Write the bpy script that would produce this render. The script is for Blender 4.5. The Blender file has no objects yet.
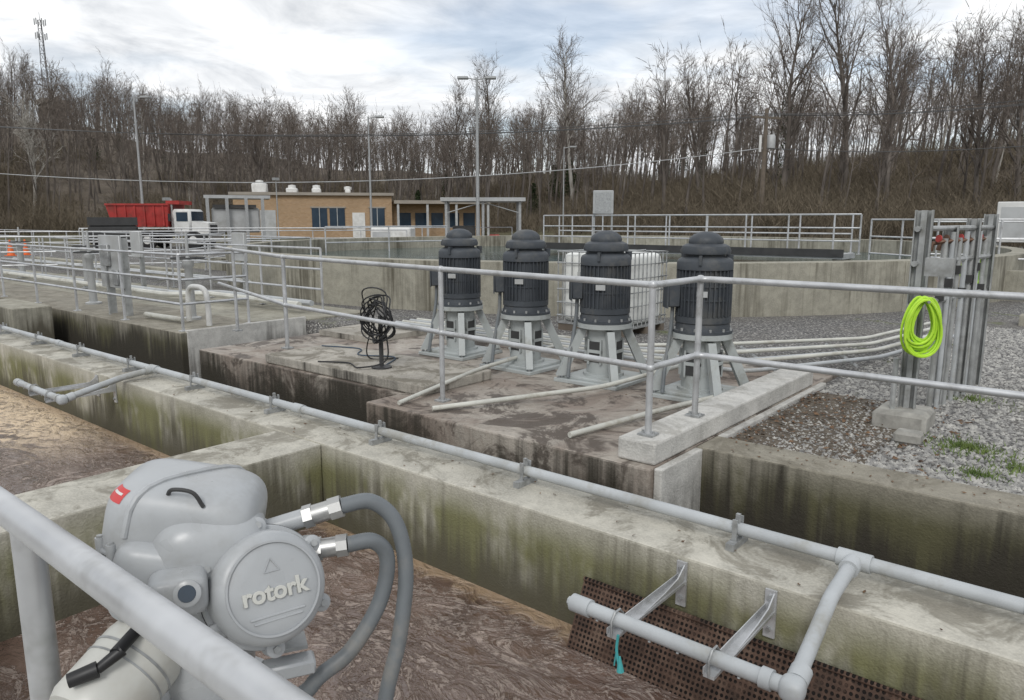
import bpy, math, random
from mathutils import Vector, Matrix
R=random.Random(7)
V=Vector
sc=bpy.context.scene
YAW=39.7
CAMH=1.55
def bear(px_bearing,dist,z=0.0):
    """bearing in degrees right of the view heading, range in metres"""
    a=math.radians(px_bearing-YAW)
    return V((math.sin(a)*dist,math.cos(a)*dist,z))
# ---------------------------------------------------------------- node helpers
class MT:
    def __init__(s,name,rough=0.6,metal=0.0,col=(.5,.5,.5),spec=0.5):
        s.m=bpy.data.materials.new(name); s.m.use_nodes=True
        s.nt=s.m.node_tree; s.b=s.nt.nodes['Principled BSDF']
        s.b.inputs['Roughness'].default_value=rough; s.b.inputs['Metallic'].default_value=metal
        s.b.inputs['Base Color'].default_value=(*col,1)
        s.b.inputs['Specular IOR Level'].default_value=spec
        s._pos=None
    def n(s,t,**k):
        x=s.nt.nodes.new(t)
        for a,b in k.items(): setattr(x,a,b)
        return x
    def l(s,a,b): s.nt.links.new(a,b)
    def setin(s,sock,v):
        if isinstance(v,bpy.types.NodeSocket): s.l(v,sock)
        elif isinstance(v,tuple) and len(v)==3 and sock.type=='RGBA': sock.default_value=(*v,1)
        else: sock.default_value=v
    @property
    def pos(s):
        if not s._pos: s._pos=s.n('ShaderNodeNewGeometry')
        return s._pos.outputs['Position']
    @property
    def nor(s):
        s.pos; return s._pos.outputs['Normal']
    def obj(s): return s.n('ShaderNodeTexCoord').outputs['Object']
    def xyz(s,v):
        x=s.n('ShaderNodeSeparateXYZ'); s.l(v,x.inputs[0]); return x.outputs
    def map(s,v,scale=(1,1,1),loc=(0,0,0),rot=(0,0,0)):
        x=s.n('ShaderNodeMapping'); s.l(v,x.inputs[0]); x.inputs['Scale'].default_value=scale
        x.inputs['Location'].default_value=loc; x.inputs['Rotation'].default_value=rot; return x.outputs[0]
    def noise(s,v,scale,detail=3,rough=.55,dist=0):
        x=s.n('ShaderNodeTexNoise'); s.l(v,x.inputs['Vector']); x.inputs['Scale'].default_value=scale
        x.inputs['Detail'].default_value=detail; x.inputs['Roughness'].default_value=rough; x.inputs['Distortion'].default_value=dist
        return x.outputs[0]
    def voro(s,v,scale,feature='F1',out='Distance'):
        x=s.n('ShaderNodeTexVoronoi',feature=feature); s.l(v,x.inputs['Vector']); x.inputs['Scale'].default_value=scale
        return x.outputs[out]
    def math(s,op,a,b=0.0,c=0.0,clamp=False):
        x=s.n('ShaderNodeMath',operation=op,use_clamp=clamp)
        s.setin(x.inputs[0],a); s.setin(x.inputs[1],b)
        if op in('MULTIPLY_ADD',): s.setin(x.inputs[2],c)
        return x.outputs[0]
    def rng(s,v,a,b,c=0.0,d=1.0):
        x=s.n('ShaderNodeMapRange',interpolation_type='SMOOTHSTEP'); s.l(v,x.inputs[0])
        x.inputs[1].default_value=a;x.inputs[2].default_value=b;x.inputs[3].default_value=c;x.inputs[4].default_value=d
        return x.outputs[0]
    def mix(s,f,a,b,mode='MIX'):
        x=s.n('ShaderNodeMix',data_type='RGBA',blend_type=mode)
        s.setin(x.inputs[0],f); s.setin(x.inputs[6],a); s.setin(x.inputs[7],b); return x.outputs[2]
    def ramp(s,f,stops):
        x=s.n('ShaderNodeValToRGB'); s.l(f,x.inputs[0]); e=x.color_ramp.elements
        while len(e)<len(stops): e.new(.5)
        for i,(p,c) in enumerate(stops): e[i].position=p; e[i].color=(*c,1)
        return x.outputs[0]
    def col(s,c): s.l(c,s.b.inputs['Base Color'])
    def rgh(s,c): s.l(c,s.b.inputs['Roughness'])
    def bump(s,h,strength=.3,dist=.01):
        x=s.n('ShaderNodeBump'); s.l(h,x.inputs['Height']); x.inputs['Strength'].default_value=strength
        x.inputs['Distance'].default_value=dist; s.l(x.outputs[0],s.b.inputs['Normal'])

def concrete(name,base,dark=(.055,.05,.042),green=None,stain=.5,brown=None,wet=0.0,topdirt=.0,thr=0.0):
    t=MT(name,rough=.85,spec=.3); p=t.pos
    big=t.noise(p,1.3,4,.6,.4); mid=t.noise(p,7,4,.68); fine=t.noise(p,70,1,.7)
    b2=tuple(c*.66 for c in base); b3=tuple(min(1,c*1.22) for c in base)
    c=t.ramp(big,[(.3,b2),(.5,base),(.72,b3)])
    c=t.mix(t.rng(mid,.38,.66,0,.5),c,tuple(c_*.56 for c_ in base))
    c=t.mix(t.rng(fine,.35,.7,0,.35),c,tuple(min(1,x*1.3) for x in base))
    if brown:
        c=t.mix(t.rng(t.noise(p,.9,5,.7,.8),.38,.6,0,.8),c,brown)
        c=t.mix(t.rng(t.noise(t.map(p,loc=(7,3,1)),1.7,5,.75,.8),.48,.58,0,.85),c,tuple(x*.35 for x in brown))
    nz=t.math('ABSOLUTE',t.xyz(t.nor)[2]); side=t.rng(nz,.3,.7,1,0)
    if topdirt:
        c=t.mix(t.math('MULTIPLY',t.math('SUBTRACT',1,side),t.rng(t.noise(t.map(p,loc=(2,5,1)),2.6,5,.75,.6),.46,.60,0,topdirt)),c,(.13,.115,.085))
    st=t.noise(t.map(p,scale=(9,9,.4)),1.6,3,.6,.3); z=t.xyz(p)[2]
    st2=t.noise(t.map(p,scale=(1,1,.35),loc=(4,4,4)),1.0,4,.6,.3)
    depth=t.rng(z,.05,-.6,0,1)
    if green:
        g=t.noise(t.map(p,scale=(1,1,.5),loc=(3,9,2)),1.6,4,.7)
        gk=t.math('MULTIPLY',t.rng(g,.34,.54,.1,.92),t.rng(z,.02,-.22,.12,1))
        c=t.mix(t.math('MULTIPLY',side,gk),c,green)
        c=t.mix(t.math('MULTIPLY',side,t.rng(z,-.40,-.56,0,.75)),c,tuple(x*.45 for x in green))
    k=t.math('ADD',t.math('MULTIPLY',depth,.34),t.math('SUBTRACT',t.math('MULTIPLY_ADD',st2,1.1,t.math('MULTIPLY',st,.6)),.84+.26*(1-stain)+thr))
    k=t.rng(k,-.10,.24,0,min(1,stain*1.3))
    c=t.mix(t.math('MULTIPLY',side,k),c,dark)
    t.col(c)
    if wet: t.rgh(t.rng(big,.4,.6,.85,.85-wet))
    h=t.math('ADD',t.math('MULTIPLY',fine,.4),mid); t.bump(h,.6,.014)
    return t.m
def simple(name,col,rough=.5,metal=0,var=.25,scale=8,bumps=.1,spec=.5,dirt=None):
    t=MT(name,rough,metal,col,spec); o=t.pos
    n=t.noise(o,scale,3,.6); d=tuple(c*(1-var) for c in col); e=tuple(min(1,c*(1+var*.6)) for c in col)
    c=t.ramp(n,[(.3,d),(.7,e)])
    if dirt: c=t.mix(t.rng(t.noise(o,scale*.6,5,.75),.48,.70,0,.7),c,dirt)
    t.col(c); t.rgh(t.rng(n,.3,.7,max(.05,rough-.08),min(1,rough+.12)))
    if bumps: t.bump(t.noise(o,scale*8,2),bumps,.002)
    return t.m
M={}
M['wall']=concrete('weathered_concrete',(.47,.45,.39),dark=(.085,.078,.055),green=(.16,.16,.065),stain=.7,topdirt=.6,thr=.05)
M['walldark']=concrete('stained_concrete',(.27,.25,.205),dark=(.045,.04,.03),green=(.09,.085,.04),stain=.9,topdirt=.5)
M['deck']=concrete('deck_concrete',(.38,.345,.30),dark=(.045,.04,.031),brown=(.22,.175,.145),stain=.95,wet=.35)
M['kerb']=concrete('kerb_concrete',(.52,.51,.48),stain=.5,topdirt=.35)
M['slab']=concrete('worn_slab',(.38,.355,.31),stain=.8,topdirt=.75)
M['far']=concrete('far_concrete',(.33,.315,.26),dark=(.11,.10,.075),stain=.8,topdirt=.3)
M['alu']=simple('aluminium_rail',(.54,.55,.56),.42,.45,.18,5,.08,dirt=(.29,.29,.28))
M['galv']=simple('galvanised_steel',(.38,.39,.39),.5,.5,.3,25,.1)
M['pvc']=simple('grey_pipe',(.41,.43,.44),.45,0,.15,4,.05,dirt=(.26,.25,.21))
M['pvcw']=simple('white_pipe',(.54,.54,.49),.45,0,.15,4,.05,dirt=(.30,.27,.21))
M['motor']=simple('motor_paint',(.058,.066,.076),.55,.0,.2,6,.05,spec=.35,dirt=(.11,.11,.105))
M['ped']=simple('pedestal_paint',(.39,.415,.41),.5,0,.12,5,.08,dirt=(.24,.24,.21))
M['act']=simple('actuator_paint',(.39,.405,.415),.34,.0,.08,9,.14,dirt=(.31,.315,.31))
M['actd']=simple('actuator_cylinder_paint',(.55,.55,.51),.4,0,.1,6,.05,dirt=(.40,.38,.33))
M['chrome']=simple('zinc_fitting',(.45,.45,.44),.4,.85,.15,20,.02)
M['cond']=simple('flexible_conduit',(.15,.165,.175),.5,0,.15,10,.03,dirt=(.24,.23,.21))
M['black']=simple('black_rubber',(.015,.015,.016),.5,0,.2,10,.05)
M['dark']=simple('dark_steel_and_hole_shade',(.05,.05,.05),.6,.2,.3,5,.05)
M['red']=simple('red_paint',(.36,.03,.025),.45,0,.25,3,.02,dirt=(.18,.04,.03))
M['label']=simple('red_label',(.55,.06,.06),.4,0,.05,3,0)
M['white']=simple('white_paint',(.66,.66,.64),.4,0,.12,3,.02,dirt=(.48,.47,.44))
M['tote']=simple('tote_plastic',(.76,.77,.74),.35,0,.1,2,.02)
M['hose']=simple('lime_hose',(.46,.74,.05),.4,0,.15,8,.02)
M['teal']=simple('teal_cord',(.06,.35,.36),.6,0,.1,8,.02)
M['wood']=simple('weathered_pole',(.14,.115,.09),.9,0,.3,3,.2)
M['glass']=simple('window_glass',(.03,.05,.075),.08,0,.2,.5,0)
M['roof']=simple('roof_trim',(.30,.27,.23),.6,0,.15,1,.02)
M['lightgrey']=simple('light_grey_metal',(.42,.43,.43),.5,.1,.15,2,.02,dirt=(.33,.33,.31))
M['stone']=simple('block_stone',(.33,.32,.29),.9,0,.3,12,.4)
M['chan']=simple('channel_steel',(.38,.39,.385),.48,.3,.25,9,.08,dirt=(.23,.23,.21))
M['valve']=simple('valve_brass',(.13,.075,.05),.45,.5,.3,20,.05)
M['orange']=simple('orange_plastic',(.75,.15,.03),.5,0,.1,3,0)
M['wire']=simple('wire_grey',(.10,.10,.10),.6,.2,.1,1,0)
def bark(name,a,b):
    t=MT(name,.9,0,a,.1); n=t.noise(t.map(t.pos,scale=(1,1,.3)),2,1); t.col(t.ramp(n,[(.3,a),(.7,b)])); return t.m
M['bark']=bark('bark',(.085,.073,.064),(.19,.167,.148))
M['barkp']=bark('pale_bark',(.25,.23,.20),(.5,.48,.44))
M['twig']=bark('twigs',(.10,.083,.07),(.20,.17,.147))  # twig colour lightened slightly, distance haze put into the colour
M['needle']=bark('evergreen_needles',(.018,.03,.014),(.05,.07,.03))
M['brush']=bark('brush_stems',(.10,.083,.06),(.18,.15,.11))
# brick
t=MT('tan_brick',.85,0,(.42,.28,.16),.2)
bx=t.n('ShaderNodeTexBrick'); t.l(t.map(t.obj(),rot=(math.pi/2,0,0)),bx.inputs[0]); bx.inputs['Color1'].default_value=(.36,.235,.13,1); bx.inputs['Color2'].default_value=(.44,.30,.18,1)
bx.inputs['Mortar'].default_value=(.32,.27,.22,1); bx.inputs['Scale'].default_value=2.2; t.col(t.mix(t.rng(t.noise(t.pos,.6,4),.35,.7,0,.35),bx.outputs[0],(.28,.2,.12))); M['brick']=t.m
# rusty perforated plate
t=MT('rusty_perforated_plate',.85,.1,(.2,.1,.06),.3); p=t.pos
x,y,z=t.xyz(p)
fx=t.math('SUBTRACT',t.math('FRACT',t.math('MULTIPLY',x,44)),.5); fz=t.math('SUBTRACT',t.math('FRACT',t.math('MULTIPLY',z,44)),.5)
d=t.math('ADD',t.math('MULTIPLY',fx,fx),t.math('MULTIPLY',fz,fz)); hole=t.math('MULTIPLY',t.rng(d,.07,.12,1,0),t.rng(t.noise(p,14,2),.35,.5,.4,1))
rc=t.ramp(t.noise(p,9,4,.7),[(.3,(.04,.028,.022)),(.5,(.09,.055,.04)),(.72,(.17,.115,.085))]); t.col(t.mix(hole,rc,(.008,.006,.005)))
t.bump(t.math('SUBTRACT',1,hole),.8,.01); M['rust']=t.m
# water
t=MT('brown_water',.1,0,(.12,.08,.06),.9); p=t.pos; X,Y,Z=t.xyz(p)
w=t.map(p,rot=(0,0,.5),scale=(1,1.6,1))
a=t.noise(w,.9,4,.6,1.0); b=t.noise(w,5,4,.6,1.4); f=t.noise(p,30,2,.6,.6); g2=t.noise(t.map(w,loc=(5,2,0)),1.7,6,.68,2.4)
lace=t.rng(t.math('ABSOLUTE',t.math('SUBTRACT',g2,.5)),.0,.045,1,0)
c=t.ramp(a,[(.3,(.075,.045,.034)),(.5,(.13,.085,.066)),(.7,(.21,.148,.12))])
fm=t.math('MULTIPLY',lace,t.rng(b,.38,.58,.15,1),clamp=True)
patch=t.math('MULTIPLY',t.rng(g2,.55,.64,0,1),t.rng(f,.36,.55,.3,1))
fm=t.math('MAXIMUM',fm,t.math('MULTIPLY',patch,.9))
c=t.mix(t.math('MULTIPLY',fm,.7),c,(.44,.355,.30))
lf=t.math('MULTIPLY',t.rng(X,-6.8,-8.6,0,1),t.rng(t.math('ADD',Y,t.math('MULTIPLY',g2,1.6)),2.9,3.15,0,1))
lf=t.math('MULTIPLY',lf,t.rng(t.math('ADD',b,t.math('MULTIPLY',f,.4)),.52,.78,.3,1))
c=t.mix(lf,c,(.66,.51,.34))
ed=t.math('MULTIPLY',t.rng(t.math('ADD',Y,t.math('MULTIPLY',b,.35)),3.0,3.17,0,1),.8); c=t.mix(ed,c,(.38,.27,.17))
foam=t.math('MAXIMUM',t.math('MAXIMUM',fm,lf),ed)
t.col(c); t.rgh(t.math('MULTIPLY_ADD',foam,.5,.06)); t.bump(t.math('ADD',t.math('MULTIPLY',b,.8),t.math('ADD',t.math('MULTIPLY',f,.12),t.math('MULTIPLY',foam,.25))),.7,.05); M['water']=t.m
t=MT('channel_water',.15,0,(.03,.025,.02),.5); t.col(t.ramp(t.noise(t.pos,2,3),[(.3,(.018,.016,.012)),(.7,(.05,.04,.03))])); t.bump(t.noise(t.pos,8,3),.15,.01); M['dwater']=t.m
t=MT('clarifier_water',.12,0,(.05,.09,.09),.5); t.col(t.ramp(t.noise(t.pos,1,3),[(.3,(.03,.055,.055)),(.7,(.06,.10,.10))])); t.bump(t.noise(t.pos,5,2),.15,.01); M['cwater']=t.m
# ground
t=MT('ground',.9,0,(.2,.2,.2),.3); p=t.pos; X,Y,Z=t.xyz(p)
vn=t.n('ShaderNodeTexVoronoi'); t.l(p,vn.inputs['Vector']); vn.inputs['Scale'].default_value=34
cs=t.n('ShaderNodeSeparateColor'); t.l(vn.outputs['Color'],cs.inputs[0]); dd=vn.outputs['Distance']
g=t.ramp(cs.outputs[0],[(0,(.11,.11,.112)),(.45,(.24,.235,.23)),(.8,(.37,.36,.34)),(1,(.55,.53,.49))])
g=t.mix(t.rng(dd,.3,.6,0,.8),g,(.055,.052,.05))
g=t.mix(t.rng(t.noise(p,.5,4,.6),.42,.66,0,.45),g,(.16,.148,.13))
g=t.mix(t.rng(t.noise(p,.9,4,.7,.5),.6,.7,0,.7),g,(.12,.14,.05))
rad=t.n('ShaderNodeVectorMath',operation='LENGTH'); t.l(p,rad.inputs[0]); rd=rad.outputs['Value']
gn=t.noise(p,.3,5,.75)
grass=t.ramp(gn,[(.3,(.065,.065,.032)),(.6,(.125,.112,.065)),(.8,(.17,.15,.10))])
g=t.mix(t.rng(rd,45,60,0,1),g,grass)
leaf=t.ramp(gn,[(.3,(.07,.057,.043)),(.5,(.12,.098,.075)),(.75,(.18,.15,.118))])
g=t.mix(t.rng(Z,.2,1.2,0,1),g,leaf)
t.col(g); t.bump(t.math('SUBTRACT',1,dd),.8,.02); M['ground']=t.m
t=MT('mulch',.95,0,(.1,.07,.05),.2); t.col(t.ramp(t.noise(t.pos,22,4,.8),[(.3,(.05,.042,.034)),(.5,(.12,.10,.078)),(.7,(.21,.185,.15))])); t.bump(t.noise(t.pos,30,3),.9,.03); M['mulch']=t.m
t=MT('gravel_stone',.85,0,(.25,.25,.25),.3); t.col(t.ramp(t.voro(t.pos,14,out='Distance'),[(0,(.11,.11,.11)),(.4,(.26,.255,.245)),(.8,(.45,.44,.41))])); M['grav']=t.m
t=MT('dead_leaf',.8,0,(.2,.1,.05),.3); t.col(t.ramp(t.noise(t.pos,19,2),[(.35,(.07,.042,.026)),(.65,(.19,.115,.065))])); M['leaf']=t.m
t=MT('grass_blade',.7,0,(.1,.2,.03),.3); t.col(t.ramp(t.noise(t.pos,9,2),[(.3,(.08,.13,.03)),(.7,(.20,.26,.08))])); M['blade']=t.m
# ---------------------------------------------------------------- mesh builder
def frame(d):
    d=d.normalized(); up=V((0,0,1)) if abs(d.z)<.95 else V((1,0,0))
    a=d.cross(up).normalized(); return a,a.cross(d).normalized()
def align(axis,loc=(0,0,0)):
    z=V(axis).normalized(); a,b=frame(z); m=Matrix((a,z.cross(a),z)).transposed().to_4x4(); m.translation=V(loc); return m
class MB:
    def __init__(s,M0=None): s.v=[];s.f=[];s.m=[];s.s=[];s.mats=[];s.M=M0
    def mi(s,mat):
        mat=M[mat] if isinstance(mat,str) else mat
        if mat not in s.mats: s.mats.append(mat)
        return s.mats.index(mat)
    def add(s,vs,fs,mat,smooth=False,T=None):
        o=len(s.v); k=s.mi(mat)
        for p in vs:
            p=V(p)
            if T is not None: p=T@p
            if s.M is not None: p=s.M@p
            s.v.append(p)
        for f in fs: s.f.append([i+o for i in f]); s.m.append(k); s.s.append(smooth)
    def box(s,a,b,mat,T=None,ch=0.0):
        x0,x1=sorted((a[0],b[0]));y0,y1=sorted((a[1],b[1]));z0,z1=sorted((a[2],b[2]))
        if ch<=0:
            vs=[(x0,y0,z0),(x1,y0,z0),(x1,y1,z0),(x0,y1,z0),(x0,y0,z1),(x1,y0,z1),(x1,y1,z1),(x0,y1,z1)]
            fs=[(0,3,2,1),(4,5,6,7),(0,1,5,4),(1,2,6,5),(2,3,7,6),(3,0,4,7)]
        else:
            c=ch; vs=[]
            for z,i in((z0,c),(z0+c,0),(z1-c,0),(z1,c)):
                vs+=[(x0+i+c*(i==0),y0+i,z),(x1-i-c*(i==0),y0+i,z),(x1-i,y0+i+c*(i==0),z),(x1-i,y1-i-c*(i==0),z),(x1-i-c*(i==0),y1-i,z),(x0+i+c*(i==0),y1-i,z),(x0+i,y1-i-c*(i==0),z),(x0+i,y0+i+c*(i==0),z)]
            fs=[tuple(range(7,-1,-1)),tuple(range(24,32))]
            for r in range(3):
                for k in range(8): fs.append((r*8+k,r*8+(k+1)%8,(r+1)*8+(k+1)%8,(r+1)*8+k))
        s.add(vs,fs,mat,False,T)
    def tube(s,pts,r,mat,seg=10,caps=True,T=None,smooth=True):
        pts=[V(p) for p in pts]; n=len(pts); rs=r if isinstance(r,(list,tuple)) else [r]*n
        vs=[];fs=[]; a=None
        for i,p in enumerate(pts):
            d=(pts[min(i+1,n-1)]-pts[max(i-1,0)]).normalized()
            if a is None: a,b=frame(d)
            else:
                a=(a-d*a.dot(d)).normalized(); b=a.cross(d).normalized()
            for k in range(seg):
                t=2*math.pi*k/seg; vs.append(p+(a*math.cos(t)+b*math.sin(t))*rs[i])
        for i in range(n-1):
            for k in range(seg):
                k2=(k+1)%seg; fs.append((i*seg+k,i*seg+k2,(i+1)*seg+k2,(i+1)*seg+k))
        if caps: fs.append(tuple(range(seg-1,-1,-1))); fs.append(tuple((n-1)*seg+k for k in range(seg)))
        s.add(vs,fs,mat,smooth,T)
    def lathe(s,prof,mat,seg=32,T=None,smooth=True):
        vs=[];fs=[]
        for r,z in prof:
            for k in range(seg):
                t=2*math.pi*k/seg; vs.append((r*math.cos(t),r*math.sin(t),z))
        for i in range(len(prof)-1):
            for k in range(seg):
                k2=(k+1)%seg; fs.append((i*seg+k,i*seg+k2,(i+1)*seg+k2,(i+1)*seg+k))
        fs.append(tuple(range(seg-1,-1,-1))); fs.append(tuple((len(prof)-1)*seg+k for k in range(seg)))
        s.add(vs,fs,mat,smooth,T)
    def sq(s,c,h,e,mat,T=None,nu=32,nv=20,ur=(0,1),vr=(0,1),sc_=1.0,e2=None):
        e2=e if e2 is None else e2
        def pw(x,k): return math.copysign(abs(x)**k,x)
        vs=[];fs=[]
        full=ur==(0,1)
        for j in range(nv+1):
            vv=-math.pi/2+math.pi*(vr[0]+(vr[1]-vr[0])*j/nv)
            for i in range(nu+(0 if full else 1)):
                uu=2*math.pi*(ur[0]+(ur[1]-ur[0])*i/nu)
                vs.append((c[0]+sc_*h[0]*pw(math.cos(vv),e2)*pw(math.cos(uu),e),c[1]+sc_*h[1]*pw(math.cos(vv),e2)*pw(math.sin(uu),e),c[2]+sc_*h[2]*pw(math.sin(vv),e2)))
        w=nu if full else nu+1
        for j in range(nv):
            for i in range(nu):
                i2=(i+1)%nu if full else i+1
                fs.append((j*w+i,j*w+i2,(j+1)*w+i2,(j+1)*w+i))
        s.add(vs,fs,mat,True,T)
    def build(s,name,parent=None,bevel=0,autosm=True):
        me=bpy.data.meshes.new(name); me.from_pydata([tuple(p) for p in s.v],[],s.f)
        for m in s.mats: me.materials.append(m)
        me.polygons.foreach_set('material_index',s.m); me.polygons.foreach_set('use_smooth',s.s); me.update()
        ob=bpy.data.objects.new(name,me); sc.collection.objects.link(ob)
        if parent: ob.parent=parent
        if any(s.s) and autosm:
            try: me.set_sharp_from_angle(angle=math.radians(40))
            except Exception: pass
        if bevel:
            b=ob.modifiers.new('bevel','BEVEL'); b.width=bevel; b.segments=2; b.limit_method='ANGLE'
        return ob
def fillet(pts,r,n=5):
    pts=[V(p) for p in pts]; out=[pts[0]]
    for i in range(1,len(pts)-1):
        a=(pts[i-1]-pts[i]); b=(pts[i+1]-pts[i]); k=min(r,a.length*.49,b.length*.49)
        p0=pts[i]+a.normalized()*k; p2=pts[i]+b.normalized()*k
        for j in range(n+1):
            t=j/n; out.append(p0*(1-t)**2+pts[i]*2*t*(1-t)+p2*t*t)
    out.append(pts[-1]); return out
def smoothpath(pts,n=8):
    pts=[V(p) for p in pts]; P=[pts[0]*2-pts[1]]+pts+[pts[-1]*2-pts[-2]]; out=[]
    for i in range(1,len(P)-2):
        for j in range(n):
            t=j/n; a,b,c,d=P[i-1],P[i],P[i+1],P[i+2]
            out.append(.5*((2*b)+(c-a)*t+(2*a-5*b+4*c-d)*t*t+(3*b-a-3*c+d)*t**3))
    out.append(pts[-1]); return out
def railing(name,pts,heights=(1.07,.55),posts=None,r=.021,base=0.0,step=None,mat='alu',seg=10):
    mb=MB(); pts=[V(p) for p in pts]
    for h in heights: mb.tube(fillet([p+V((0,0,h)) for p in pts],.06,4),r,mat,seg)
    if posts is None:
        posts=[]
        for a,b in zip(pts[:-1],pts[1:]):
            L=(b-a).length; n=max(1,round(L/(step or 1.8)))
            for i in range(n): posts.append(a.lerp(b,i/n))
        posts.append(pts[-1])
    for p in posts:
        p=V(p); mb.tube([p,p+V((0,0,max(heights)-.004))],r*1.05,mat,seg); mb.box(p+V((-.05,-.05,0)),p+V((.05,.05,.012)),mat)
    return mb.build(name)
# ---------------------------------------------------------------- terrain
def sm(a,b,x):
    t=max(0,min(1,(x-a)/(b-a))); return t*t*(3-2*t)
def lerp(a,b,t): return a+(b-a)*t
TAB=[(-60,72,230,26),(-34,75,235,27),(-29,75,235,25.5),(-25,78,230,21),(-20,80,225,18),(-10,80,200,13.5),(0,72,190,12),(7,62,165,10),(13,48,140,9.5),(20,44,125,9.5),(28,42,120,9.5),(36,42,120,11),(60,42,130,12)]
def hills(x,y):
    D=math.hypot(x,y); 
    if D<30: return 0
    be=math.degrees(math.atan2(x,y))+YAW
    while be>180: be-=360
    while be<-180: be+=360
    if be<=-60: q=TAB[0][1:]
    elif be>=60: q=TAB[-1][1:]
    else:
        for a,b in zip(TAB[:-1],TAB[1:]):
            if a[0]<=be<=b[0]:
                k=(be-a[0])/(b[0]-a[0]); q=tuple(lerp(a[i],b[i],k) for i in (1,2,3)); break
    t=max(0,min(1,(D-q[0])/(q[1]-q[0]))); s=(t*.55+sm(0,1,t)*.45)
    z=q[2]*s+sm(0,.3,t)*(1.2*math.sin(x*.07+1)*math.cos(y*.06)+.8*math.sin(x*.13+y*.11))
    return max(z,0)
def gz(x,y):
    pit = y<4.9 and y>-9 and x>-60 and x<25
    pit = pit or (-10.0<x<-8.6 and -9<y<6.9)
    if pit: return -1.7
    return -.04+hills(x,y)
xs=sorted(set([-60.05,-60,-10.03,-9.97,-8.63,-8.57,25,25.05]+[i*4 for i in range(-70,71)]+[-600,-520,-450,-400,-360,-330,-300,330,400,500,600]))
ys=sorted(set([-9.05,-9,4.88,4.93,6.88,6.93]+[i*4 for i in range(-70,71)]+[-600,-520,-450,-400,-360,-330,-300,330,400,500,600]))
mb=MB(); vs=[(x,y,gz(x,y)) for y in ys for x in xs]; n=len(xs)
fs=[(j*n+i,j*n+i+1,(j+1)*n+i+1,(j+1)*n+i) for j in range(len(ys)-1) for i in range(n-1)]
mb.add(vs,fs,'ground',True); ground=mb.build('ground',autosm=False)
# ---------------------------------------------------------------- concrete tanks
mb=MB(); mb.box((-45,3.0,-1.6),(14,3.56,0),'wall'); mb.build('channel_wall',bevel=.012)
mb=MB(); mb.box((-4.78,.45,-1.6),(-4.23,2.997,-.004),'wall'); mb.build('divider_wall',bevel=.012)
mb=MB(); mb.box((-40,-3,-1.6),(12,.44,0),'kerb'); mb.build('walkway',bevel=.01)
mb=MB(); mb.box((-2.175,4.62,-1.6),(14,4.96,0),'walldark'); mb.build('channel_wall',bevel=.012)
mb=MB()
mb.box((-4.95,3.98,-1.6),(-2.18,8.0,0),'deck'); mb.box((-8.58,4.38,-1.6),(-4.952,8.0,-.003),'deck')
mb.box((-7.2,4.42,-.002),(-4.7,5.35,.10),'slab')
mb.build('pump_deck',bevel=.015)
mb=MB(); mb.box((-2.46,4.05,.002),(-2.184,7.1,.15),'kerb'); mb.build('kerb',bevel=.015)
mb=MB(); mb.box((-2.178,4.03,-1.6),(-2.12,4.615,-.005),'kerb'); mb.box((-2.178,4.965,-1.6),(-2.12,7.3,.0),'kerb'); mb.build('kerb_wall',bevel=.01)
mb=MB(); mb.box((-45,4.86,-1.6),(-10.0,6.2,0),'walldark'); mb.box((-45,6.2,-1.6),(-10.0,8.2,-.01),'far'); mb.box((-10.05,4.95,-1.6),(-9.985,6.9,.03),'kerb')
mb.build('tank_deck',bevel=.012)
mb=MB(); mb.box((-45,3.56,-1.3),(-2.2,4.9,-.95),'dwater');mb.box((-2.1,3.56,-1.3),(14,4.62,-.95),'dwater');mb.box((-9.98,4.9,-1.3),(-8.6,6.88,-.95),'dwater'); mb.build('channel_water')
mb=MB(); mb.add([(-45,.44,-.58),(-4.78,.44,-.58),(-4.78,3,-.58),(-45,3,-.58)],[(0,1,2,3)],'water'); mb.add([(-4.23,.44,-.58),(14,.44,-.58),(14,3,-.58),(-4.23,3,-.58)],[(0,1,2,3)],'water'); mb.build('tank_water')
x0,x1,yb=-1.98,-.35,2.80
mb=MB(); mb.add([(x0,2.985,-.27),(x1,2.985,-.27),(x1,yb,-.66),(x0,yb,-.66),(x0,2.97,-.27),(x1,2.97,-.27),(x1,yb-.02,-.66),(x0,yb-.02,-.66)],[(0,1,2,3),(7,6,5,4),(0,4,5,1),(0,3,7,4),(1,5,6,2)],'rust'); mb.tube([(x0,2.97,-.27),(x1,2.97,-.27)],.012,'rust',8); mb.build('perforated_screen')
mb=MB(); mb.box((-2.1,4.965,-.2),(-1.2,7.0,-.034),'mulch'); mb.build('soil_bed')
mb=MB(); mb.box((-15.8,4.0,-1.0),(-13.9,4.6,.12),'far'); mb.build('concrete_block',bevel=.02)
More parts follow.
